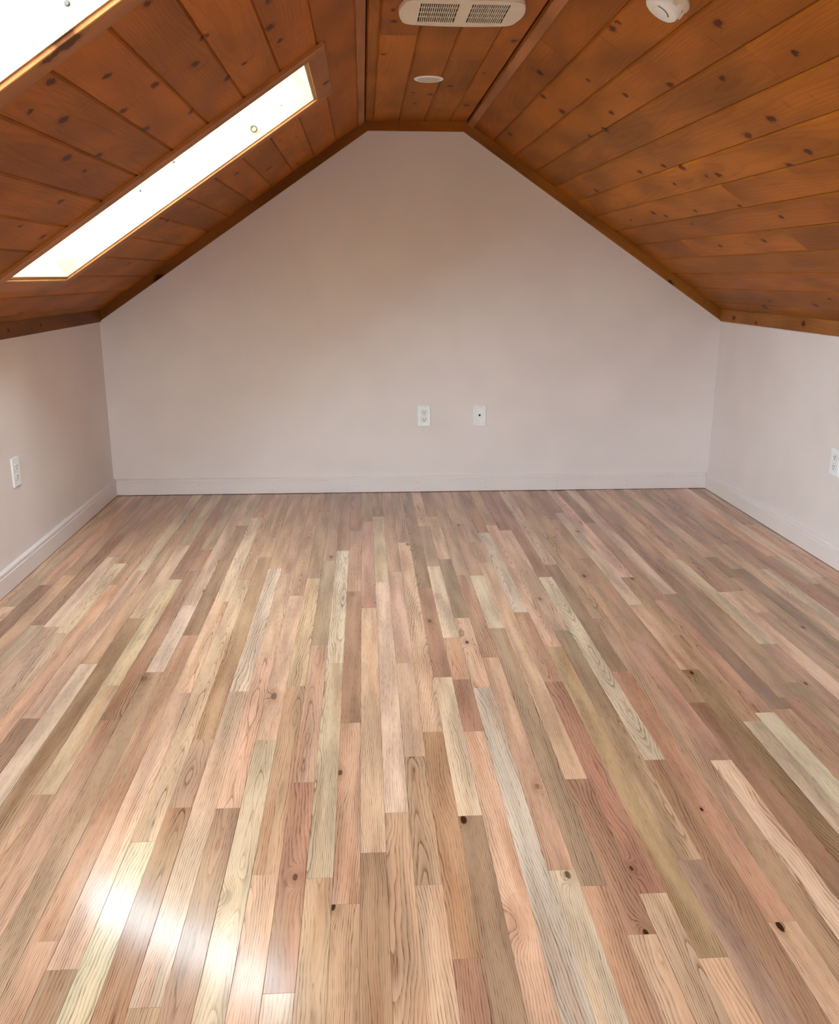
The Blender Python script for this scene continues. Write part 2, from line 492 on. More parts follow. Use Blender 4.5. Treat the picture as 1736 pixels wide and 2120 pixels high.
HIDDEN = [
(-25,-1.60,-0.75,'M'),(-25,-0.75,0.53,'T'),(-25,0.53,1.44,'C'),(-25,1.44,2.70,'p'),(-24,-1.60,-0.89,'p'),(-24,-0.89,0.21,'M'),
(-24,0.21,1.14,'M'),(-24,1.14,1.84,'T'),(-24,1.84,2.50,'p'),(-23,-1.60,-0.95,'T'),(-23,-0.95,0.27,'M'),(-23,0.27,1.49,'T'),
(-23,1.49,2.56,'G'),(-22,-1.60,-0.55,'P'),(-22,-0.55,0.52,'T'),(-22,0.52,1.61,'P'),(-22,1.61,2.53,'M'),(-21,-1.60,-0.59,'M'),
(-21,-0.59,0.43,'p'),(-21,0.43,1.24,'G'),(-21,1.24,2.21,'R'),(-20,-1.60,-0.87,'C'),(-20,-0.87,-0.25,'P'),(-20,-0.25,0.82,'P'),
(-20,0.82,1.49,'T'),(-19,-1.60,-0.57,'T'),(-19,-0.57,0.18,'M'),(-19,0.18,0.79,'R'),(-19,0.79,1.58,'M'),(-19,1.58,2.22,'R'),
(-18,-1.60,-0.67,'R'),(-18,-0.67,0.24,'M'),(-18,0.24,1.15,'M'),(-18,1.15,2.03,'P'),(-17,-1.60,-0.99,'T'),(-17,-0.99,-0.13,'M'),
(-17,-0.13,1.10,'P'),(-16,-1.60,-0.65,'T'),(-16,-0.65,0.21,'M'),(-16,0.21,1.42,'M'),(-15,-1.60,-0.81,'P'),(-15,-0.81,0.34,'p'),
(-15,0.34,1.49,'p'),(-14,-1.60,-0.57,'C'),(-14,-0.57,0.07,'P'),(-14,0.07,0.64,'R'),(-13,-1.60,-0.31,'P'),(-13,-0.31,0.59,'M'),
(-12,-1.60,-1.02,'R'),(-12,-1.02,-0.05,'P'),(-12,-0.05,1.22,'P'),(-11,-1.60,-1.04,'P'),(-11,-1.04,0.11,'G'),(-10,-1.60,-0.90,'M'),
(-10,-0.90,0.10,'M'),(-9,-1.60,-0.93,'P'),(-9,-0.93,-0.09,'P'),(-9,-0.09,0.50,'P'),(-8,-1.60,-0.27,'P'),(-8,-0.27,0.70,'T'),
(-7,-1.60,-0.73,'R'),(-7,-0.73,0.60,'M'),(-6,-1.60,-0.59,'T'),(-6,-0.59,0.05,'P'),(-5,-1.60,-0.39,'M'),(-5,-0.39,0.88,'C'),
(-4,-1.60,-0.31,'T'),(-4,-0.31,0.38,'G'),(-3,-1.60,-0.73,'G'),(-3,-0.73,-0.03,'B'),(-2,-1.60,-1.02,'P'),(-2,-1.02,0.01,'M'),
(-2,0.01,0.57,'R'),(-1,-1.60,-0.45,'M'),(-1,-0.45,0.26,'R'),(0,-1.60,-0.55,'M'),(0,-0.55,0.59,'M'),(1,-1.60,-0.79,'M'),
(1,-0.79,0.55,'P'),(2,-1.60,-0.99,'R'),(2,-0.99,0.17,'M'),(3,-1.60,-0.76,'G'),(3,-0.76,0.45,'T'),(4,-1.60,-0.58,'P'),
(4,-0.58,0.59,'M'),(5,-1.60,-0.95,'B'),(5,-0.95,-0.13,'C'),(5,-0.13,0.56,'C'),(6,-1.60,-0.44,'M'),(6,-0.44,0.74,'p'),
(7,-1.60,-0.43,'P'),(7,-0.43,0.31,'P'),(8,-1.60,-0.62,'P'),(8,-0.62,0.24,'C'),(9,-1.60,-1.02,'B'),(9,-1.02,-0.25,'M'),
(10,-1.60,-0.72,'C'),(10,-0.72,0.16,'T'),(11,-1.60,-0.60,'M'),(11,-0.60,0.43,'M'),(12,-1.60,-0.86,'P'),(12,-0.86,-0.23,'P'),
(12,-0.23,1.09,'T'),(13,-1.60,-0.41,'M'),(13,-0.41,0.49,'M'),(14,-1.60,-0.73,'M'),(14,-0.73,0.07,'M'),(15,-1.60,-1.02,'T'),
(15,-1.02,-0.19,'R'),(15,-0.19,0.47,'P'),(16,-1.60,-0.54,'M'),(16,-0.54,0.51,'M'),(17,-1.60,-0.88,'T'),(17,-0.88,0.16,'P'),
(17,0.16,0.79,'M'),(18,-1.60,-0.63,'B'),(18,-0.63,0.61,'M'),(18,0.61,1.41,'M'),(19,-1.60,-0.95,'P'),(19,-0.95,0.15,'P'),
(19,0.15,0.85,'T'),(20,-1.60,-0.25,'M'),(20,-0.25,0.50,'M'),(20,0.50,1.54,'P'),(21,-1.60,-0.52,'R'),(21,-0.52,0.58,'M'),
(21,0.58,1.59,'M'),(22,-1.60,-0.73,'R'),(22,-0.73,-0.06,'M'),(22,-0.06,0.97,'R'),(23,-1.60,-0.84,'P'),(23,-0.84,0.21,'R'),
(23,0.21,1.47,'T'),(24,-1.60,-0.44,'P'),(24,-0.44,0.65,'p'),(24,0.65,1.56,'R'),(25,-1.60,-0.89,'B'),(25,-0.89,0.31,'M'),
(25,0.31,1.53,'M'),(26,-1.60,-0.98,'P'),(26,-0.98,0.34,'M'),(26,0.34,1.31,'P'),(27,-1.60,-0.35,'P'),(27,-0.35,0.59,'T'),
(27,0.59,1.59,'R'),(28,-1.60,-0.94,'P'),(28,-0.94,0.07,'p'),(28,0.07,0.86,'P'),(28,0.86,2.18,'T'),(29,-1.60,-0.48,'M'),
(29,-0.48,0.79,'P'),(29,0.79,1.57,'R'),(29,1.57,2.44,'P'),(30,-1.60,-0.39,'T'),(30,-0.39,0.74,'M'),(30,0.74,1.60,'p'),
(30,1.60,2.41,'P'),(31,-1.60,-1.02,'M'),(31,-1.02,0.05,'T'),(31,0.05,0.99,'P'),(31,0.99,1.92,'P'),(31,1.92,2.73,'T'),
(32,-1.60,-0.68,'M'),(32,-0.68,0.11,'T'),(32,0.11,0.80,'P'),(32,0.80,1.64,'p'),(33,-1.60,-0.68,'M'),(33,-0.68,0.18,'M'),
(33,0.18,1.24,'M'),(33,1.24,1.99,'R'),(34,-1.60,-1.02,'M'),(34,-1.02,0.01,'P'),(34,0.01,0.75,'P'),(34,0.75,2.03,'T'),
(34,2.03,2.92,'P'),(35,-1.60,-0.69,'P'),(35,-0.69,0.18,'P'),(35,0.18,1.27,'p'),(35,1.27,2.57,'P'),(36,-1.60,-0.56,'p'),
(36,-0.56,0.19,'M'),(36,0.19,1.22,'T'),(36,1.22,1.80,'M'),(36,1.80,2.88,'P'),
]
KNOTS_LEFT = [(1.032, 1.996), (0.897, 2.052), (0.812, 2.288), (0.792, 2.47), (0.673, 2.575), (0.988, 2.251), (1.085, 2.235), (1.185, 2.291), (1.239, 2.17), (1.287, 2.545), (0.981, 2.494), (1.097, 2.624), (1.231, 2.565), (0.556, 2.535), (0.524, 2.778), (0.707, 3.806), (0.822, 3.966), (1.044, 3.844), (1.154, 4.231), (1.264, 3.812), (1.329, 3.99), (1.273, 4.627), (1.384, 2.413), (1.403, 2.237), (1.188, 1.814), (0.412, 4.116), (0.24, 3.071), (0.068, 3.567), (1.396, 2.571), (0.853, 2.43), (1.332, 4.392)]
KNOTS_RIGHT = [(1.571, 3.349), (1.413, 3.571), (1.44, 3.088), (1.505, 2.559), (1.502, 2.615), (1.505, 3.564), (1.274, 2.673), (1.324, 2.979), (1.264, 3.417), (1.269, 3.61), (1.302, 3.211), (1.184, 2.07), (1.217, 2.416), (1.023, 3.332), (1.033, 3.585), (1.022, 4.289), (0.988, 3.218), (0.875, 2.591), (0.908, 2.439), (0.757, 3.162), (0.923, 3.124), (0.927, 3.431), (0.776, 3.891), (0.773, 3.55), (0.793, 4.352), (0.808, 3.977), (0.559, 3.31), (0.55, 3.743), (0.671, 2.985), (0.702, 3.735), (0.134, 3.982), (0.177, 3.394), (0.124, 3.586), (0.075, 4.136), (1.34, 2.193), (1.337, 2.568), (1.024, 2.611), (1.047, 2.423), (0.913, 3.037), (1.487, 4.418), (1.468, 4.674), (1.451, 3.747)]
KNOTS_FLAT = [(0.101, 2.863), (0.106, 2.982), (0.084, 3.4), (0.368, 3.918), (0.51, 3.187), (0.472, 3.672), (0.362, 4.468), (0.48, 4.333), (0.226, 4.065), (0.243, 4.309), (0.299, 4.096)]
NAIL_X = [-0.907, -0.508, -0.103, 0.286, 0.672, 1.074, 1.469]
CHIP = (3.308, 0.128)
SCREWS_1 = [(0.731, 0.093), (0.893, 0.105)]
SCREWS_2 = [(1.078, 0.033)]
RING = (1.203, 0.036)

# ------------------------------------------------------------------ floor
ROW, PHASE = 0.0544, -0.022
OAK_TONES = {
    'P': (0.669, 0.422, 0.279), 'p': (0.752, 0.513, 0.366), 'C': (0.686, 0.517, 0.357), 'T': (0.512, 0.314, 0.196), 'R': (0.429, 0.234, 0.151), 'B': (0.388, 0.242, 0.149), 'G': (0.603, 0.422, 0.287), 'O': (0.463, 0.304, 0.196), 'M': (0.545, 0.331, 0.214), 'D': (0.314, 0.174, 0.111), 'Q': (0.504, 0.269, 0.151), 'g': (0.62, 0.509, 0.395)}

v, f = box(XL - 0.1, XR + 0.1, YR - 0.1, YB + 0.1, -0.08, -0.0195)
floor = structure(link('floor', make_mesh('floor', v, f), M_SUB))


def strip_geometry(width, length):
    h, c = width / 2 - 0.00015, 0.0005
    prof = [(-h, -0.019), (h, -0.019), (h, -c), (h - c, 0.0), (-h + c, 0.0), (-h, -c)]
    return prism(prof, -length / 2, length / 2)


def strip_seed(rng):
    return (rng.random(), rng.random(), rng.random())


def clip_row(k):
    a, b = max(XL, PHASE + ROW * k), min(XR, PHASE + ROW * (k + 1))
    return a, b


for (k, y0, y1, code, knot) in BOARDS:
    rng = random.Random(k * 1009 + int(y0 * 1000))
    a, b = clip_row(k)
    if b - a < 0.004:
        continue
    y1 = min(y1, YB - 0.004)
    v, f = strip_geometry(b - a, y1 - y0 - 0.0004)
    me = make_mesh('floor_board', v, f)
    j = lambda: rng.uniform(0.95, 1.05)
    tone = [c * j() * jj for c, jj in zip(OAK_TONES[code], (1, 1, 1))]
    kn = [(knot[0], knot[1] - (y0 + y1) / 2, knot[2], knot[3])] if knot else []
    wood_attrs(me, tone, strip_seed(rng), kn)
    tilt = Matrix.Rotation(math.radians(rng.gauss(0, 0.22)), 4, 'Y') @ Matrix.Rotation(math.radians(rng.gauss(0, 0.04)), 4, 'X')
    link('floor_board', me, M_OAK, floor, Matrix.Translation(((a + b) / 2, (y0 + y1) / 2, rng.uniform(-0.0003, 0.0))) @ tilt)

# boards the photograph does not reach, one mesh
V, F, G, SD, TN = [], [], [], [], []
for (k, y0, y1, code) in HIDDEN:
    rng = random.Random(k * 1009 + int(y0 * 1000))
    a, b = clip_row(k)
    if b - a < 0.004:
        continue
    y1 = min(y1, YB - 0.004)
    v, f = strip_geometry(b - a, y1 - y0 - 0.0004)
    base = len(V)
    s = strip_seed(rng)
    for q in v:
        V.append((q[0] + (a + b) / 2, q[1] + (y0 + y1) / 2, q[2]))
        G += [q[0], q[1], q[2]]
        SD += list(s)
        TN += list(OAK_TONES[code]) + [1.0]
    F += [tuple(i + base for i in q) for q in f]
me = make_mesh('remaining_floor_boards', V, F)
me.attributes.new('grain', 'FLOAT_VECTOR', 'POINT').data.foreach_set('vector', G)
me.attributes.new('seed', 'FLOAT_VECTOR', 'POINT').data.foreach_set('vector', SD)
me.attributes.new('tone', 'FLOAT_COLOR', 'POINT').data.foreach_set('color', TN)
rest = link('remaining_floor_boards', me, M_OAK, floor)
rest['kind'] = 'stuff'

# ------------------------------------------------------------------ walls
WT = 0.12
v, f = box(XL - WT, XL, YR, YB, -0.02, ZK + 0.02)
wall_left = structure(link('wall_left', make_mesh('wall_left', v, f), M_WALL))
v, f = box(XR, XR + WT, YR, YB, -0.02, ZK + 0.02)
wall_right = structure(link('wall_right', make_mesh('wall_right', v, f), M_WALL))
gable = [(XL - WT, -0.02), (XR + WT, -0.02), (XR + WT, ZK + 0.04), (XFR + 0.06, ZC + 0.1), (XFL - 0.06, ZC + 0.1), (XL - WT, ZK + 0.04)]
v, f = prism(gable, YB, YB + WT)
wall_back = structure(link('wall_back', make_mesh('wall_back', v, f), M_WALL))

# gable behind the camera with an opening added to let in fill light
WX0, WX1, WZ0, WZ1 = -0.74, 0.52, 0.22, 1.32
parts = [None, None, box(WX0, WX1, YR - WT, YR, -0.02, WZ0), None]
parts[0] = prism([(XL - WT, -0.02), (WX0, -0.02), (WX0, 1.40), (XL - WT, ZK + 0.04)], YR - WT, YR)
parts[1] = prism([(WX1, -0.02), (XR + WT, -0.02), (XR + WT, ZK + 0.04), (XFR + 0.02, ZC + 0.08), (WX1, ZC + 0.08)], YR - WT, YR)
parts[3] = prism([(WX0, WZ1), (WX1, WZ1), (WX1, ZC + 0.08), (XFL - 0.02, ZC + 0.08), (WX0, 1.40)], YR - WT, YR)
v, f = merge(parts)
wall_rear = structure(link('wall_rear', make_mesh('wall_rear', v, f), M_WALL))

fill_win = structure(link('window_3', make_mesh('window_3', *merge([  # unseen window, added to brighten the back wall and room
    box(WX0 - 0.06, WX0 + 0.03, YR - 0.09, YR + 0.015, WZ0 - 0.06, WZ1 + 0.06),
    box(WX1 - 0.03, WX1 + 0.06, YR - 0.09, YR + 0.015, WZ0 - 0.06, WZ1 + 0.06),
    box(WX0 + 0.03, WX1 - 0.03, YR - 0.09, YR + 0.015, WZ0 - 0.06, WZ0 + 0.03),
    box(WX0 + 0.03, WX1 - 0.03, YR - 0.09, YR + 0.015, WZ1 - 0.03, WZ1 + 0.06)])), M_BASE))
link('meeting_rail', make_mesh('meeting_rail', *box(WX0 + 0.03, WX1 - 0.03, YR - 0.075, YR - 0.04, 0.75, 0.78)), M_BASE, fill_win)
for z0, z1 in ((WZ0 + 0.03, 0.75), (0.78, WZ1 - 0.03)):
    link('pane', make_mesh('pane', *box(WX0 + 0.03, WX1 - 0.03, YR - 0.060, YR - 0.056, z0, z1)), M_GLASS, fill_win)

# ------------------------------------------------------------------ baseboards
BASE_PROFILE = [(0.0, 0.0025), (0.0155, 0.0025), (0.0155, 0.0680), (0.0135, 0.0705), (0.0112, 0.0715), (0.0112, 0.0735),
                (0.0135, 0.0745), (0.0135, 0.0840), (0.0100, 0.0875), (0.0035, 0.0905), (0.0, 0.0905)]
v, f = prism([(XL + x, z) for x, z in BASE_PROFILE], YR, YB)
baseboard_left = structure(link('baseboard_left', make_mesh('baseboard_left', v, f), M_BASE))
v, f = prism([(XR - x, z) for x, z in BASE_PROFILE], YR, YB)
baseboard_right = structure(link('baseboard_right', make_mesh('baseboard_right', v, f), M_BASE))
v, f = prism([(YB - x, z) for x, z in BASE_PROFILE], XL + 0.0155, XR - 0.0155, axis=0)
baseboard_back = structure(link('baseboard_back', make_mesh('baseboard_back', v, f), M_BASE))
v, f = prism([(YR + x, z) for x, z in BASE_PROFILE], XL + 0.0155, XR - 0.0155, axis=0)
structure(link('baseboard_rear', make_mesh('baseboard_rear', v, f), M_BASE))
dot = make_mesh('nail_hole', *lathe([(0.0016, -0.0003), (0.0016, 0.0004)], 8))
dot.materials.append(M_SUB)
for x in NAIL_X:
    for z in (0.022, 0.052):
        link('nail_hole', dot, None, baseboard_back,
             Matrix.Translation((x + 0.002 * math.sin(x * 90), YB - 0.0155, z)) @ Matrix.Rotation(math.radians(90), 4, 'X'))
link('paint_chip', make_mesh('paint_chip', *lathe([(0.0045, -0.0005), (0.0030, 0.0008)], 7)), M_WHITE, wall_left,
     Matrix.Translation((XL, CHIP[0], CHIP[1])) @ Matrix.Rotation(math.radians(90), 4, 'Y'))

# ------------------------------------------------------------------ ceiling
# skylight shafts: jamb faces in slope coordinates (s up the slope, y depth)
SHAFT_S = (0.318, 1.442)
SHAFT_Y = [(2.925, 3.510), (1.112, 1.697)]
DEPTH = 0.27
JT = 0.018

DK0, DK1 = 0.016, 0.16     # roof deck from the back of the boards outwards
parts = []
sA, sB = SHAFT_S[0] - JT, SHAFT_S[1] + JT
top_s, bot_s = LEN_L + 0.06, -0.16
edges = sorted([(a - JT, b + JT) for a, b in SHAFT_Y])
parts.append(box(bot_s, sA, YR - WT, YB + WT, DK0, DK1))
parts.append(box(sB, top_s, YR - WT, YB + WT, DK0, DK1))
cur = YR - WT
for a, b in edges + [(YB + WT, YB + WT)]:
    parts.append(box(sA, sB, cur, a, DK0, DK1))
    cur = b
V, F = merge(parts)
V = [FRAME_L @ Vector(q) for q in V]
v, f = box(-0.16, LEN_R + 0.06, -YB - WT, -YR + WT, DK0, DK1)
v = [FRAME_R @ Vector(q) for q in v]
V2, F2 = merge([(V, F), (v, f), box(XFL - 0.1, XFR + 0.1, YR - WT, YB + WT, ZC + DK0, ZC + DK1 + 0.05)])
ceiling = structure(link('ceiling', make_mesh('ceiling', V2, F2), M_DECK))

PINE = (0.365, 0.118, 0.011)


def ceiling_boards(frame, rows, knots, cuts, joints, sign, tone0):
    """rows: board edges across; sign: +1 where frame y is room depth, -1 where it runs the other way"""
    for i, (a, b) in enumerate(zip(rows, rows[1:])):
        rng = random.Random(int(a * 997) + (11 if sign > 0 else 77) + len(rows))
        ys = sorted([y for (s, y) in joints if a <= s < b])
        y = ys[0] if ys else rng.uniform(1.2, 4.6)
        cutsy = [YR] + sorted(set(ys + [y - rng.uniform(2.2, 3.4)])) + [YB]
        cutsy = [c for c in cutsy if YR <= c <= YB]
        for y0, y1 in zip(cutsy, cutsy[1:]):
            if y1 - y0 < 0.05:
                continue
            seed = (rng.random(), rng.random(), rng.random())
            tn = rng.uniform(0.82, 1.16)
            tone = (tone0[0] * tn, tone0[1] * tn * rng.uniform(0.95, 1.05), tone0[2] * tn * rng.uniform(0.92, 1.08))
            spans = [(y0, y1, a, b)]
            for (c0, c1, s0, s1) in cuts:
                out = []
                for (p, q, sa, sb) in spans:
                    if sb <= s0 or sa >= s1 or q <= c0 or p >= c1:
                        out.append((p, q, sa, sb))
                        continue
                    if p < c0:
                        out.append((p, c0, sa, sb))
                    if q > c1:
                        out.append((c1, q, sa, sb))
                    lo, hi = max(p, c0), min(q, c1)
                    if sa < s0:
                        out.append((lo, hi, sa, s0))
                    if sb > s1:
                        out.append((lo, hi, s1, sb))
                spans = out
            for (p, q, sa, sb) in spans:
                if q - p < 0.01 or sb - sa < 0.006:
                    continue
                h = (sb - sa) / 2 - 0.0004
                L = (q - p) / 2 - 0.0004
                cl = 0.0055 if sa == a else 0.0005
                cr = 0.0055 if sb == b else 0.0005
                prof = [(-h, 0.016), (-h, 0.0045 if cl > 0.001 else 0.001), (-h + cl, 0.0), (h - cr, 0.0), (h, 0.0045 if cr > 0.001 else 0.001), (h, 0.016)]
                vv, ff = prism(prof, -L, L)
                me = make_mesh('ceiling_board', vv, ff)
                cy = (p + q) / 2
                kn = []
                for (ks, ky, kr) in knots:
                    if sa - 0.004 <= ks <= sb + 0.004 and p <= ky <= q:
                        kn.append((min(max(ks, sa + 0.006), sb - 0.006) - (sa + sb) / 2, sign * (ky - cy), kr))
                while len(kn) < 5 and p < 1.9 and rng.random() < 0.8:      # knots on the stretch nearer than the picture reaches
                    kn.append((rng.uniform(-h, h) * 0.85, sign * (rng.uniform(p, min(q, 1.9)) - cy), rng.uniform(0.005, 0.010)))
                kn = kn[:6]
                wood_attrs(me, tone, seed, kn, centre=(0, sign * ((y0 + y1) / 2 - cy) * 0, 0))
                link('ceiling_board', me, M_PINE, ceiling, frame @ Matrix.Translation(((sa + sb) / 2, sign * cy, 0)))


def sized(pts, seed):
    rng = random.Random(seed)
    return [(s, y, rng.uniform(0.0055, 0.0105)) for (s, y) in pts]


rows_l = [0.0] + [1.500 - 0.1313 * k for k in range(11, -1, -1)] + [LEN_L]
rows_r = [0.0] + [0.090 + 0.1300 * k for k in range(12)] + [LEN_R]
rows_f = [XFL, 0.063, 0.191, 0.319, 0.447, XFR]
cuts = [(a - JT, b + JT, sA, sB) for a, b in SHAFT_Y]
ceiling_boards(FRAME_L, rows_l, sized(KNOTS_LEFT, 1), cuts, [(0.66, 2.20)], 1, PINE)
ceiling_boards(FRAME_R, rows_r, sized(KNOTS_RIGHT, 2), [], [(1.551, 3.063), (0.527, 3.083), (0.803, 3.111), (0.601, 4.087)], -1, PINE)
ceiling_boards(FRAME_F, rows_f, sized(KNOTS_FLAT, 3), [], [(0.116, 3.143), (0.367, 3.471)], 1, PINE)

# ------------------------------------------------------------------ wood trim
TRIM = (0.36, 0.120, 0.020)
RW = 0.045        # rake trim width square to the slope


def trim(name, v, f, tone, across, along, seed, knots=(), mat=None, matrix=None):
    me = make_mesh(name, v, f)
    wood_attrs(me, tone, seed, knots, across, along)
    return structure(link(name, me, mat or M_TRIM, None, matrix))


kl = RW / abs(N_L.z)
kr_ = RW / abs(N_R.z)
tan_l, tan_r = S_L.z / S_L.x, -S_R.z / S_R.x
zi = ZC - RW
xi_l = XL + (zi - (ZK - kl)) / tan_l
xi_r = XR - (zi - (ZK - kr_)) / tan_r
# sloping pieces are built in the slope frames: x along the slope, y across (down), z out from the wall
T = 0.018
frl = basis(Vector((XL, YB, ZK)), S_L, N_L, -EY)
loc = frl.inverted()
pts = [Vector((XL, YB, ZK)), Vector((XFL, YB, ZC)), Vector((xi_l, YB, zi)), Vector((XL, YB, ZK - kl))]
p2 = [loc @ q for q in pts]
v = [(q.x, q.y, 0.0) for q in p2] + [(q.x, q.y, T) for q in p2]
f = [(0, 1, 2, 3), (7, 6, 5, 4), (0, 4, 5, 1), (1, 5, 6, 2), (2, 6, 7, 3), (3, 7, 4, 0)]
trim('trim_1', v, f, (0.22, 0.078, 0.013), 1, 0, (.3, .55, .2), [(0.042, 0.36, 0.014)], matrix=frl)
frr = basis(Vector((XR, YB, ZK)), S_R, N_R, -EY)
loc = frr.inverted()
pts = [Vector((XR, YB, ZK)), Vector((XFR, YB, ZC)), Vector((xi_r, YB, zi)), Vector((XR, YB, ZK - kr_))]
p2 = [loc @ q for q in pts]
v = [(q.x, q.y, 0.0) for q in p2] + [(q.x, q.y, T) for q in p2]
trim('trim_2', v, [q[::-1] for q in f], (0.31, 0.120, 0.024), 1, 0, (.7, .42, .6), [(0.043, 0.33, 0.008)], matrix=frr)
v = [(XFL, YB, ZC), (XFR, YB, ZC), (xi_r, YB, zi), (xi_l, YB, zi)]
v = v + [(a, b - T, c) for a, b, c in v]
trim('trim_3', v, [q[::-1] for q in f], (0.29, 0.095, 0.014), 2, 0, (.5, .5, .9))
# strips along the tops of the knee walls
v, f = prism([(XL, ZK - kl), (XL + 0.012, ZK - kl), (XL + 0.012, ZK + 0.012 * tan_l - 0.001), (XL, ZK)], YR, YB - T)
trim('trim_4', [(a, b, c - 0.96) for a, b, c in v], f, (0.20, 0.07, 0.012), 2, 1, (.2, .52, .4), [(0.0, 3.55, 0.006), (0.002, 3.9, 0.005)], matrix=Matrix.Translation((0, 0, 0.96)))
v, f = prism([(XR, ZK - kr_), (XR - 0.012, ZK - kr_), (XR - 0.012, ZK + 0.012 * tan_r - 0.001), (XR, ZK)], YR, YB - T)
trim('trim_5', [(a, b, c - 0.96) for a, b, c in v], f, (0.31, 0.12, 0.03), 2, 1, (.8, .48, .1), [(-0.005, 4.60, 0.009), (-0.018, 4.33, 0.006), (0.004, 3.85, 0.008)], matrix=Matrix.Translation((0, 0, 0.96)))
# battens beside the corners of the flat
BATTEN = (0.44, 0.190, 0.075)
for name, fr, seed in (('trim_6', FRAME_L, (.9, .5, .3)), ('trim_7', FRAME_R, (.1, .5, .8))):
    ln = LEN_L if name == 'trim_6' else LEN_R
    s0, s1 = ln - 0.042, ln - 0.009
    prof = [(s0, 0.0), (s0, -0.007), (s0 + 0.002, -0.009), (s1 - 0.002, -0.009), (s1, -0.007), (s1, 0.0)]
    y0, y1 = (YR, YB - T) if name == 'trim_6' else (-YB + T, -YR)
    v, f = prism(prof, y0, y1)
    v = [(a - (s0 + s1) / 2, b, c) for a, b, c in v]
    trim(name, v, f, BATTEN, 0, 1, seed, matrix=fr @ Matrix.Translation(((s0 + s1) / 2, 0, 0)))

# ------------------------------------------------------------------ skylights
JAMB = (0.66, 0.50, 0.27)
CASING = (0.39, 0.165, 0.060)
CT = 0.011
CW = 0.064


def wood_part(name, v, f, tone, across, along, seed, mat, parent, matrix, knots=()):
    me = make_mesh(name, v, f)
    wood_attrs(me, tone, seed, knots, across, along)
    return link(name, me, mat, parent, matrix)


def skylight(name, y0, y1, full):
    s0, s1 = SHAFT_S
    c = ((s0 + s1) / 2, (y0 + y1) / 2)
    fr = FRAME_L @ Matrix.Translation((c[0], c[1], 0))
    hs, hy = (s1 - s0) / 2, (y1 - y0) / 2
    # sash around the glass at the top of the shaft is the skylight's own mesh
    z = DEPTH
    w = 0.045
    sash = merge([box(-hs - 0.05, hs + 0.05, -hy - 0.05, -hy + w, z, z + 0.05), box(-hs - 0.05, hs + 0.05, hy - w, hy + 0.05, z, z + 0.05),
                  box(-hs - 0.05, -hs + w, -hy + w, hy - w, z, z + 0.05), box(hs - w, hs + 0.05, -hy + w, hy - w, z, z + 0.05)])
    o = structure(link(name, make_mesh(name, *sash), M_SASH, None, fr))
    link('pane', make_mesh('pane', *box(-hs + w, hs - w, -hy + w, hy - w, z + 0.02, z + 0.026)), M_GLASS, o, fr)
    rng = random.Random(name)
    sd = lambda: (rng.random(), rng.random(), rng.random())
    # jamb boards lining the shaft
    for sy in (-1, 1):
        q = box(-hs - JT, hs + JT, min(sy * hy, sy * (hy + JT)), max(sy * hy, sy * (hy + JT)), -0.0005, z)
        wood_part('jamb', *q, JAMB, 2, 0, sd(), M_JAMB, o, fr, [(0.045, hs - 0.11, 0.0025), (0.07, hs - 0.22, 0.002)])
    for ss in (-1, 1):
        q = box(min(ss * hs, ss * (hs + JT)), max(ss * hs, ss * (hs + JT)), -hy, hy, -0.0005, z)
        wood_part('jamb', *q, JAMB, 2, 1, sd(), M_JAMB, o, fr)
    # casing on the ceiling face, mitred at the corners
    is_, iy = hs + 0.011, hy + 0.004
    os_, oy = is_ + CW, iy + CW
    ring = [(-1, -1), (1, -1), (1, 1), (-1, 1)]
    for i in range(4):
        a, b = ring[i], ring[(i + 1) % 4]
        P = [(a[0] * is_, a[1] * iy), (b[0] * is_, b[1] * iy), (b[0] * os_, b[1] * oy), (a[0] * os_, a[1] * oy)]
        e = 0.0015
        I2 = [(a[0] * (is_ + e), a[1] * (iy + e)), (b[0] * (is_ + e), b[1] * (iy + e)), (b[0] * (os_ - e), b[1] * (oy - e)), (a[0] * (os_ - e), a[1] * (oy - e))]
        v = [(x, y, 0.0) for x, y in P] + [(x, y, -CT + e) for x, y in P] + [(x, y, -CT) for x, y in I2]
        f = [(0, 1, 2, 3), (11, 10, 9, 8)]
        for m in range(4):
            n = (m + 1) % 4
            f += [(m, m + 4, n + 4, n), (m + 4, m + 8, n + 8, n + 4)]
        f = [q[::-1] for q in f] if True else f
        al, ac = (0, 1) if i in (0, 2) else (1, 0)
        kn = []
        if name == 'window_1' and i == 1:
            kn = [(hs + 0.055, 0.12, 0.009)]
        if name == 'window_2' and i == 2:
            kn = [(hy + 0.014, 0.16, 0.013), (hy + 0.018, 0.12, 0.010)]
        wood_part('casing', v, f, CASING, ac, al, sd(), M_TRIM, o, fr, kn)
    if full:
        scr = make_mesh('screw', *lathe([(0.0052, -0.001), (0.0052, 0.0015), (0.0035, 0.0028)], 12))
        scr.materials.append(M_STEEL)
        for (s, d) in full:
            link('screw', scr, None, o, fr @ Matrix.Translation((s - c[0], hy, d)) @ Matrix.Rotation(math.radians(90), 4, 'X'))
    # daylight portal in the glass
    L = bpy.data.lights.new(name + '_daylight', 'AREA')
    L.shape = 'RECTANGLE'
    L.size, L.size_y = 2 * (hs - w), 2 * (hy - w)
    L.cycles.is_portal = True
    lo = bpy.data.objects.new(name + '_daylight', L)
    scene.collection.objects.link(lo)
    lo.matrix_world = fr @ Matrix.Translation((0, 0, z + 0.015))
    return o, fr, hy, c


SK = skylight('window_1', *SHAFT_Y[0], full=SCREWS_1)
skylight('window_2', *SHAFT_Y[1], full=SCREWS_2)
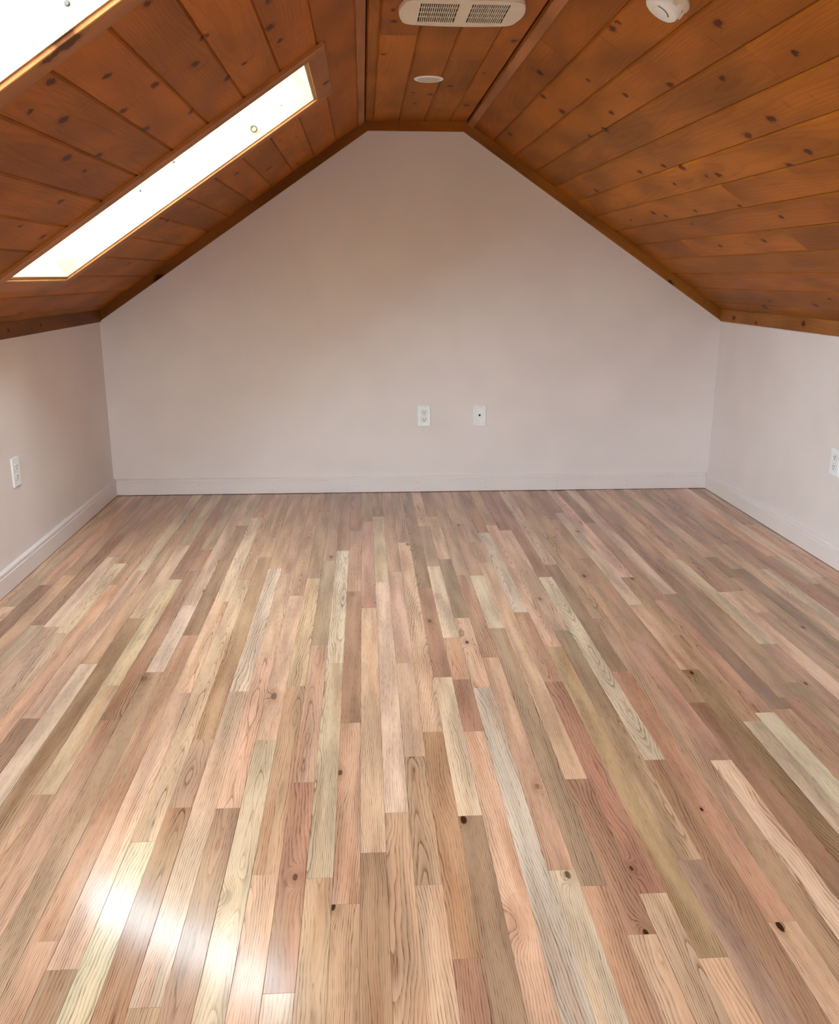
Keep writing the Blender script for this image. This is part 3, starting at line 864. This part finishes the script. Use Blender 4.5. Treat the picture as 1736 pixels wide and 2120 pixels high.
# ring pull on the far jamb of the skylight in full view
o, fr, hy, c = SK
V, F = [], []
n, m = 24, 8
for i in range(n):
    A = 2 * math.pi * i / n
    for j in range(m):
        B = 2 * math.pi * j / m
        r = 0.0105 + 0.0026 * math.cos(B)
        V.append((r * math.cos(A), 0.0026 * math.sin(B), r * math.sin(A)))
for i in range(n):
    for j in range(m):
        F.append((i * m + j, i * m + (j + 1) % m, ((i + 1) % n) * m + (j + 1) % m, ((i + 1) % n) * m + j))
ringo = link('pull_ring', make_mesh('pull_ring', V, F, True), M_STEEL, o, fr @ Matrix.Translation((RING[0] - c[0], hy - 0.006, RING[1])))
link('ring_screw', make_mesh('ring_screw', *lathe([(0.003, -0.008), (0.003, 0.004)], 10)), M_STEEL, ringo,
     fr @ Matrix.Translation((RING[0] - c[0], hy - 0.002, RING[1] + 0.0105)) @ Matrix.Rotation(math.radians(90), 4, 'X'))

L = bpy.data.lights.new('window_3_daylight', 'AREA')  # portal for the added window behind the camera
L.shape = 'RECTANGLE'
L.size, L.size_y = WX1 - WX0 - 0.06, WZ1 - WZ0 - 0.06
L.cycles.is_portal = True
lo = bpy.data.objects.new('window_3_daylight', L)
scene.collection.objects.link(lo)
lo.matrix_world = basis(Vector(((WX0 + WX1) / 2, YR - 0.07, (WZ0 + WZ1) / 2)), Vector((1, 0, 0)), Vector((0, 0, 1)), Vector((0, -1, 0)))

# ------------------------------------------------------------------ wall plates


def rounded_rect(w, h, r, n=4):
    pts = []
    for cx, cy, a0 in ((w / 2 - r, h / 2 - r, 0), (-w / 2 + r, h / 2 - r, 90), (-w / 2 + r, -h / 2 + r, 180), (w / 2 - r, -h / 2 + r, 270)):
        for i in range(n + 1):
            a = math.radians(a0 + 90 * i / n)
            pts.append((cx + r * math.cos(a), cy + r * math.sin(a)))
    return pts


def slab(outline, z0, z1, inset=0.0):
    """outline in xy between z0 and z1, the z1 rim pulled in by inset for a rounded edge"""
    n = len(outline)
    cx = sum(p[0] for p in outline) / n
    cy = sum(p[1] for p in outline) / n

    def pull(p, d):
        dx, dy = p[0] - cx, p[1] - cy
        l = math.hypot(dx, dy)
        return (cx + dx * (1 - d / l), cy + dy * (1 - d / l))
    levels = [(z0, 0.0), (z0 + (z1 - z0) * 0.55, 0.0), (z0 + (z1 - z0) * 0.88, inset * 0.4), (z1, inset)]
    V = []
    for z, d in levels:
        V += [(*pull(p, d), z) for p in outline]
    F = [tuple(range(n))[::-1], tuple(range(3 * n, 4 * n))]
    for l in range(3):
        for i in range(n):
            j = (i + 1) % n
            F.append((l * n + i, l * n + j, (l + 1) * n + j, (l + 1) * n + i))
    return V, F


PLATE = make_mesh('plate', *slab(rounded_rect(0.070, 0.1145, 0.003), 0.0, 0.0060, 0.0035))
PLATE.materials.append(M_WHITE)
face_outline = [(x * 0.0168, y * 0.0140) for x, y in [(math.copysign(min(abs(math.cos(a)), 0.98), math.cos(a)), math.copysign(min(abs(math.sin(a)) * 1.25, 1.0), math.sin(a)))
                for a in [math.radians(10 * i + 5) for i in range(36)]]]
FACE = make_mesh('receptacle', *slab(face_outline, 0.0052, 0.0078, 0.0008))
FACE.materials.append(M_WHITE)
GAP = make_mesh('receptacle_gap', *slab([(x * 1.06, y * 1.07) for x, y in face_outline], 0.0050, 0.0063, 0.0))
M_GAPC = plain('plate_seam', (0.22, 0.235, 0.24), 0.6)
GAP.materials.append(M_GAPC)
SLOT = make_mesh('slot', *box(-0.0015, 0.0015, -0.0046, 0.0046, 0.0070, 0.00795))
SLOT.materials.append(M_DARK)
GROUND = make_mesh('ground_slot', *lathe([(0.0031, 0.0070), (0.0031, 0.00795)], 14))
GROUND.materials.append(M_DARK)
SCREW = make_mesh('screw', *lathe([(0.0032, 0.0050), (0.0032, 0.0070), (0.0020, 0.0076)], 12))
SCREW.materials.append(plain('painted_screw', (0.55, 0.57, 0.58), 0.35))


def duplex(matrix, label):
    root = link('duplex_outlet', None, None, None, matrix)
    tag(root, label, 'outlet', 'duplex outlets on the attic walls')
    root.empty_display_size = 0.05
    link('plate', PLATE, None, root, matrix)
    for sy in (1, -1):
        mm = matrix @ Matrix.Translation((0, sy * 0.0195, 0))
        fo = link('receptacle', FACE, None, root, mm)
        link('seam', GAP, None, fo, mm)
        link('slot', SLOT, None, fo, mm @ Matrix.Translation((-0.0062, 0.0028, 0)))
        link('slot', SLOT, None, fo, mm @ Matrix.Translation((0.0062, 0.0028, 0)))
        link('ground_slot', GROUND, None, fo, mm @ Matrix.Translation((0, -0.0072, 0)))
    link('screw', SCREW, None, root, matrix @ Matrix.Scale(0.7, 4))
    return root


UP = Vector((0, 0, 1))
duplex(basis(Vector((0.324, YB, 0.4235)), Vector((1, 0, 0)), UP, Vector((0, -1, 0))), 'white duplex outlet with two receptacles on the back gable wall')
duplex(basis(Vector((XL, 3.483, 0.420)), Vector((0, 1, 0)), UP, Vector((1, 0, 0))), 'white duplex outlet on the left knee wall below the skylight')
duplex(basis(Vector((XR, 3.468, 0.425)), Vector((0, -1, 0)), UP, Vector((-1, 0, 0))), 'white outlet on the right knee wall cut by the picture edge')

m = basis(Vector((0.629, YB, 0.4235)), Vector((1, 0, 0)), UP, Vector((0, -1, 0))) @ Matrix.Rotation(math.radians(-0.8), 4, 'Z')
jack = tag(link('phone_jack', None, None, None, m), 'white telephone wall plate with one small dark jack hole', 'wall plate')
link('plate', PLATE, None, jack, m)
hole = [(-0.0055, 0.004), (-0.0055, -0.001), (-0.002, -0.0055), (0.002, -0.0055), (0.0055, -0.001), (0.0055, 0.004), (0.003, 0.0058), (-0.003, 0.0058)][::-1]
link('jack_hole', make_mesh('jack_hole', *slab(hole[::-1], 0.0050, 0.0064, 0.0)), M_DARK, jack, m @ Matrix.Translation((0, 0.002, 0)))
for sy in (1, -1):
    link('screw', SCREW, None, jack, m @ Matrix.Translation((0, sy * 0.0415, 0)) @ Matrix.Scale(0.8, 4))

# ------------------------------------------------------------------ exhaust fan grille on the ceiling flat
FX, FY = 0.2985, 2.850
fm = Matrix.Translation((FX, FY, ZC)) @ Matrix.Rotation(math.pi, 4, 'X')     # z points down into the room, y towards the camera
fan = tag(link('exhaust_fan_cover', None, None, None, fm), 'cream plastic exhaust fan cover with two slotted grilles on the ceiling', 'vent cover')
W2, H2 = 0.182, 0.133


def side(t, bulge):
    return bulge * (1 - t * t)


outline = []
nn = 14
rc = 0.045
core = []
for i in range(nn + 1):                       # right edge bottom to top, bulging
    t = -1 + 2 * i / nn
    core.append((W2 - 0.012 + side(t, 0.012), t * (H2 - rc)))
for cx, cy, a0, sx in ((W2 - 0.012 - rc, H2 - rc, 0, 1),):
    for i in range(1, 6):
        a = math.radians(90 * i / 6)
        core.append((cx + rc * math.cos(a), cy + rc * 0.86 * math.sin(a)))
for i in range(nn + 1):
    t = 1 - 2 * i / nn
    core.append((t * (W2 - 0.012 - rc), H2 - rc * 0.14 + side(t, 0.010)))
for i in range(1, 6):
    a = math.radians(90 + 90 * i / 6)
    core.append((-(W2 - 0.012 - rc) + rc * math.cos(a), H2 - rc + rc * 0.86 * math.sin(a)))
full_outline = core + []
for i in range(nn + 1):
    t = 1 - 2 * i / nn
    full_outline.append((-(W2 - 0.012 + side(t, 0.012)), t * (H2 - rc)))
for i in range(1, 6):
    a = math.radians(180 + 90 * i / 6)
    full_outline.append((-(W2 - 0.012 - rc) + rc * math.cos(a), -(H2 - rc) + rc * 0.86 * math.sin(a)))
for i in range(nn + 1):
    t = -1 + 2 * i / nn
    full_outline.append((t * (W2 - 0.012 - rc), -(H2 - rc * 0.14 + side(t, 0.010))))
for i in range(1, 6):
    a = math.radians(270 + 90 * i / 6)
    full_outline.append((W2 - 0.012 - rc + rc * math.cos(a), -(H2 - rc) + rc * 0.86 * math.sin(a)))

GR = [(-0.1245, -0.0150), (0.0215, 0.1295)]
GY = (-0.092, 0.096)
cu = bpy.data.curves.new('fan_plate', 'CURVE')
cu.dimensions = '2D'
cu.fill_mode = 'BOTH'
cu.extrude = 0.001
loops = [full_outline]
for x0, x1 in GR:
    loops.append([(x0, GY[0]), (x1, GY[0]), (x1, GY[1]), (x0, GY[1])])
for lp in loops:
    sp = cu.splines.new('POLY')
    sp.points.add(len(lp) - 1)
    for p, q in zip(sp.points, lp):
        p.co = (q[0], q[1], 0, 1)
    sp.use_cyclic_u = True
tmp = bpy.data.objects.new('fan_plate', cu)
scene.collection.objects.link(tmp)
dg = bpy.context.evaluated_depsgraph_get()
pm = bpy.data.meshes.new_from_object(tmp.evaluated_get(dg))
bpy.data.objects.remove(tmp)
for vtx in pm.vertices:
    vtx.co.z += 0.0095
link('plate', pm, M_CREAM, fan, fm)
rim_v, n = [], len(full_outline)
for z, d in ((0.0, 1.008), (0.006, 1.004), (0.0092, 1.0), (0.0105, 0.985)):
    rim_v += [(x * d, y * d, z) for x, y in full_outline]
rim_f = []
for l in range(3):
    for i in range(n):
        j2 = (i + 1) % n
        rim_f.append((l * n + i, l * n + j2, (l + 1) * n + j2, (l + 1) * n + i))
link('rim', make_mesh('rim', rim_v, rim_f, True), M_CREAM, fan, fm)
for gi, (x0, x1) in enumerate(GR):
    g = link('grille', make_mesh('grille', *box(x0, x1, GY[0], GY[1], -0.0005, 0.001)), M_DARK, fan, fm)
    g['label'] = 'dark recess behind the slats'
    ns = 19
    pitch = (x1 - x0) / (ns - 1)
    sl_me = make_mesh('slat', *box(-pitch * 0.21, pitch * 0.21, GY[0] - 0.001, GY[1] + 0.001, 0.0068, 0.0103))
    sl_me.materials.append(M_CREAM)
    for i in range(1, ns - 1):
        link('slat', sl_me, None, g, fm @ Matrix.Translation((x0 + pitch * i, 0, 0)))
    rb_me = make_mesh('rib', *box(x0, x1, -0.0011, 0.0011, 0.0060, 0.0092))
    rb_me.materials.append(M_CREAM)
    for t in (0.25, 0.5, 0.75):
        link('rib', rb_me, None, g, fm @ Matrix.Translation((0, GY[0] + (GY[1] - GY[0]) * t, 0)))

# ------------------------------------------------------------------ recessed downlight
dm = Matrix.Translation((0.270, 3.790, ZC)) @ Matrix.Rotation(math.pi, 4, 'X')
dl = tag(link('recessed_light', None, None, None, dm), 'small round white recessed light set flush in the ceiling', 'ceiling light')
link('trim_ring', make_mesh('trim_ring', *lathe([(0.044, -0.004), (0.045, 0.0035), (0.054, 0.0035), (0.0585, 0.0005), (0.0585, -0.001)], 40)), M_WHITE, dl, dm)
link('lens', make_mesh('lens', *lathe([(0.0445, -0.003), (0.0445, 0.0038), (0.030, 0.0048)], 40)), M_LENS, dl, dm)

# ------------------------------------------------------------------ smoke detector on the right slope
sm = FRAME_R @ Matrix.Translation((1.463, -2.235, 0)) @ Matrix.Rotation(math.pi, 4, 'X')
sd_ = tag(link('smoke_detector', None, None, None, sm), 'round cream smoke detector on the sloped ceiling at the top edge', 'smoke detector')
link('base', make_mesh('base', *lathe([(0.053, 0.0), (0.053, 0.008), (0.050, 0.012), (0.0495, 0.019), (0.047, 0.022)], 40), True), M_CREAM, sd_, sm)
link('body', make_mesh('body', *lathe([(0.043, 0.018), (0.0435, 0.026), (0.042, 0.037), (0.039, 0.0405), (0.033, 0.0420)], 40), True), M_WHITE, sd_, sm)
fin = make_mesh('vent_fin', *box(0.041, 0.0485, -0.005, 0.005, 0.019, 0.028))
fin.materials.append(M_CREAM)
for i in range(10):
    link('vent_fin', fin, None, sd_, sm @ Matrix.Rotation(2 * math.pi * i / 10, 4, 'Z'))
V, F = [], []
for i in range(13):
    a = math.radians(195 + 110 * i / 12)
    for r, z in ((0.0215, 0.0415), (0.0215, 0.0426), (0.0240, 0.0426), (0.0240, 0.0415)):
        V.append((r * math.cos(a), r * math.sin(a), z))
for i in range(12):
    for j in range(4):
        k = (j + 1) % 4
        F.append((i * 4 + j, i * 4 + k, (i + 1) * 4 + k, (i + 1) * 4 + j))
link('slot', make_mesh('slot', V, F), M_DARK, sd_, sm)
link('test_button', make_mesh('test_button', *lathe([(0.019, 0.041), (0.019, 0.0430), (0.016, 0.0440)], 28), True), M_WHITE, sd_, sm)
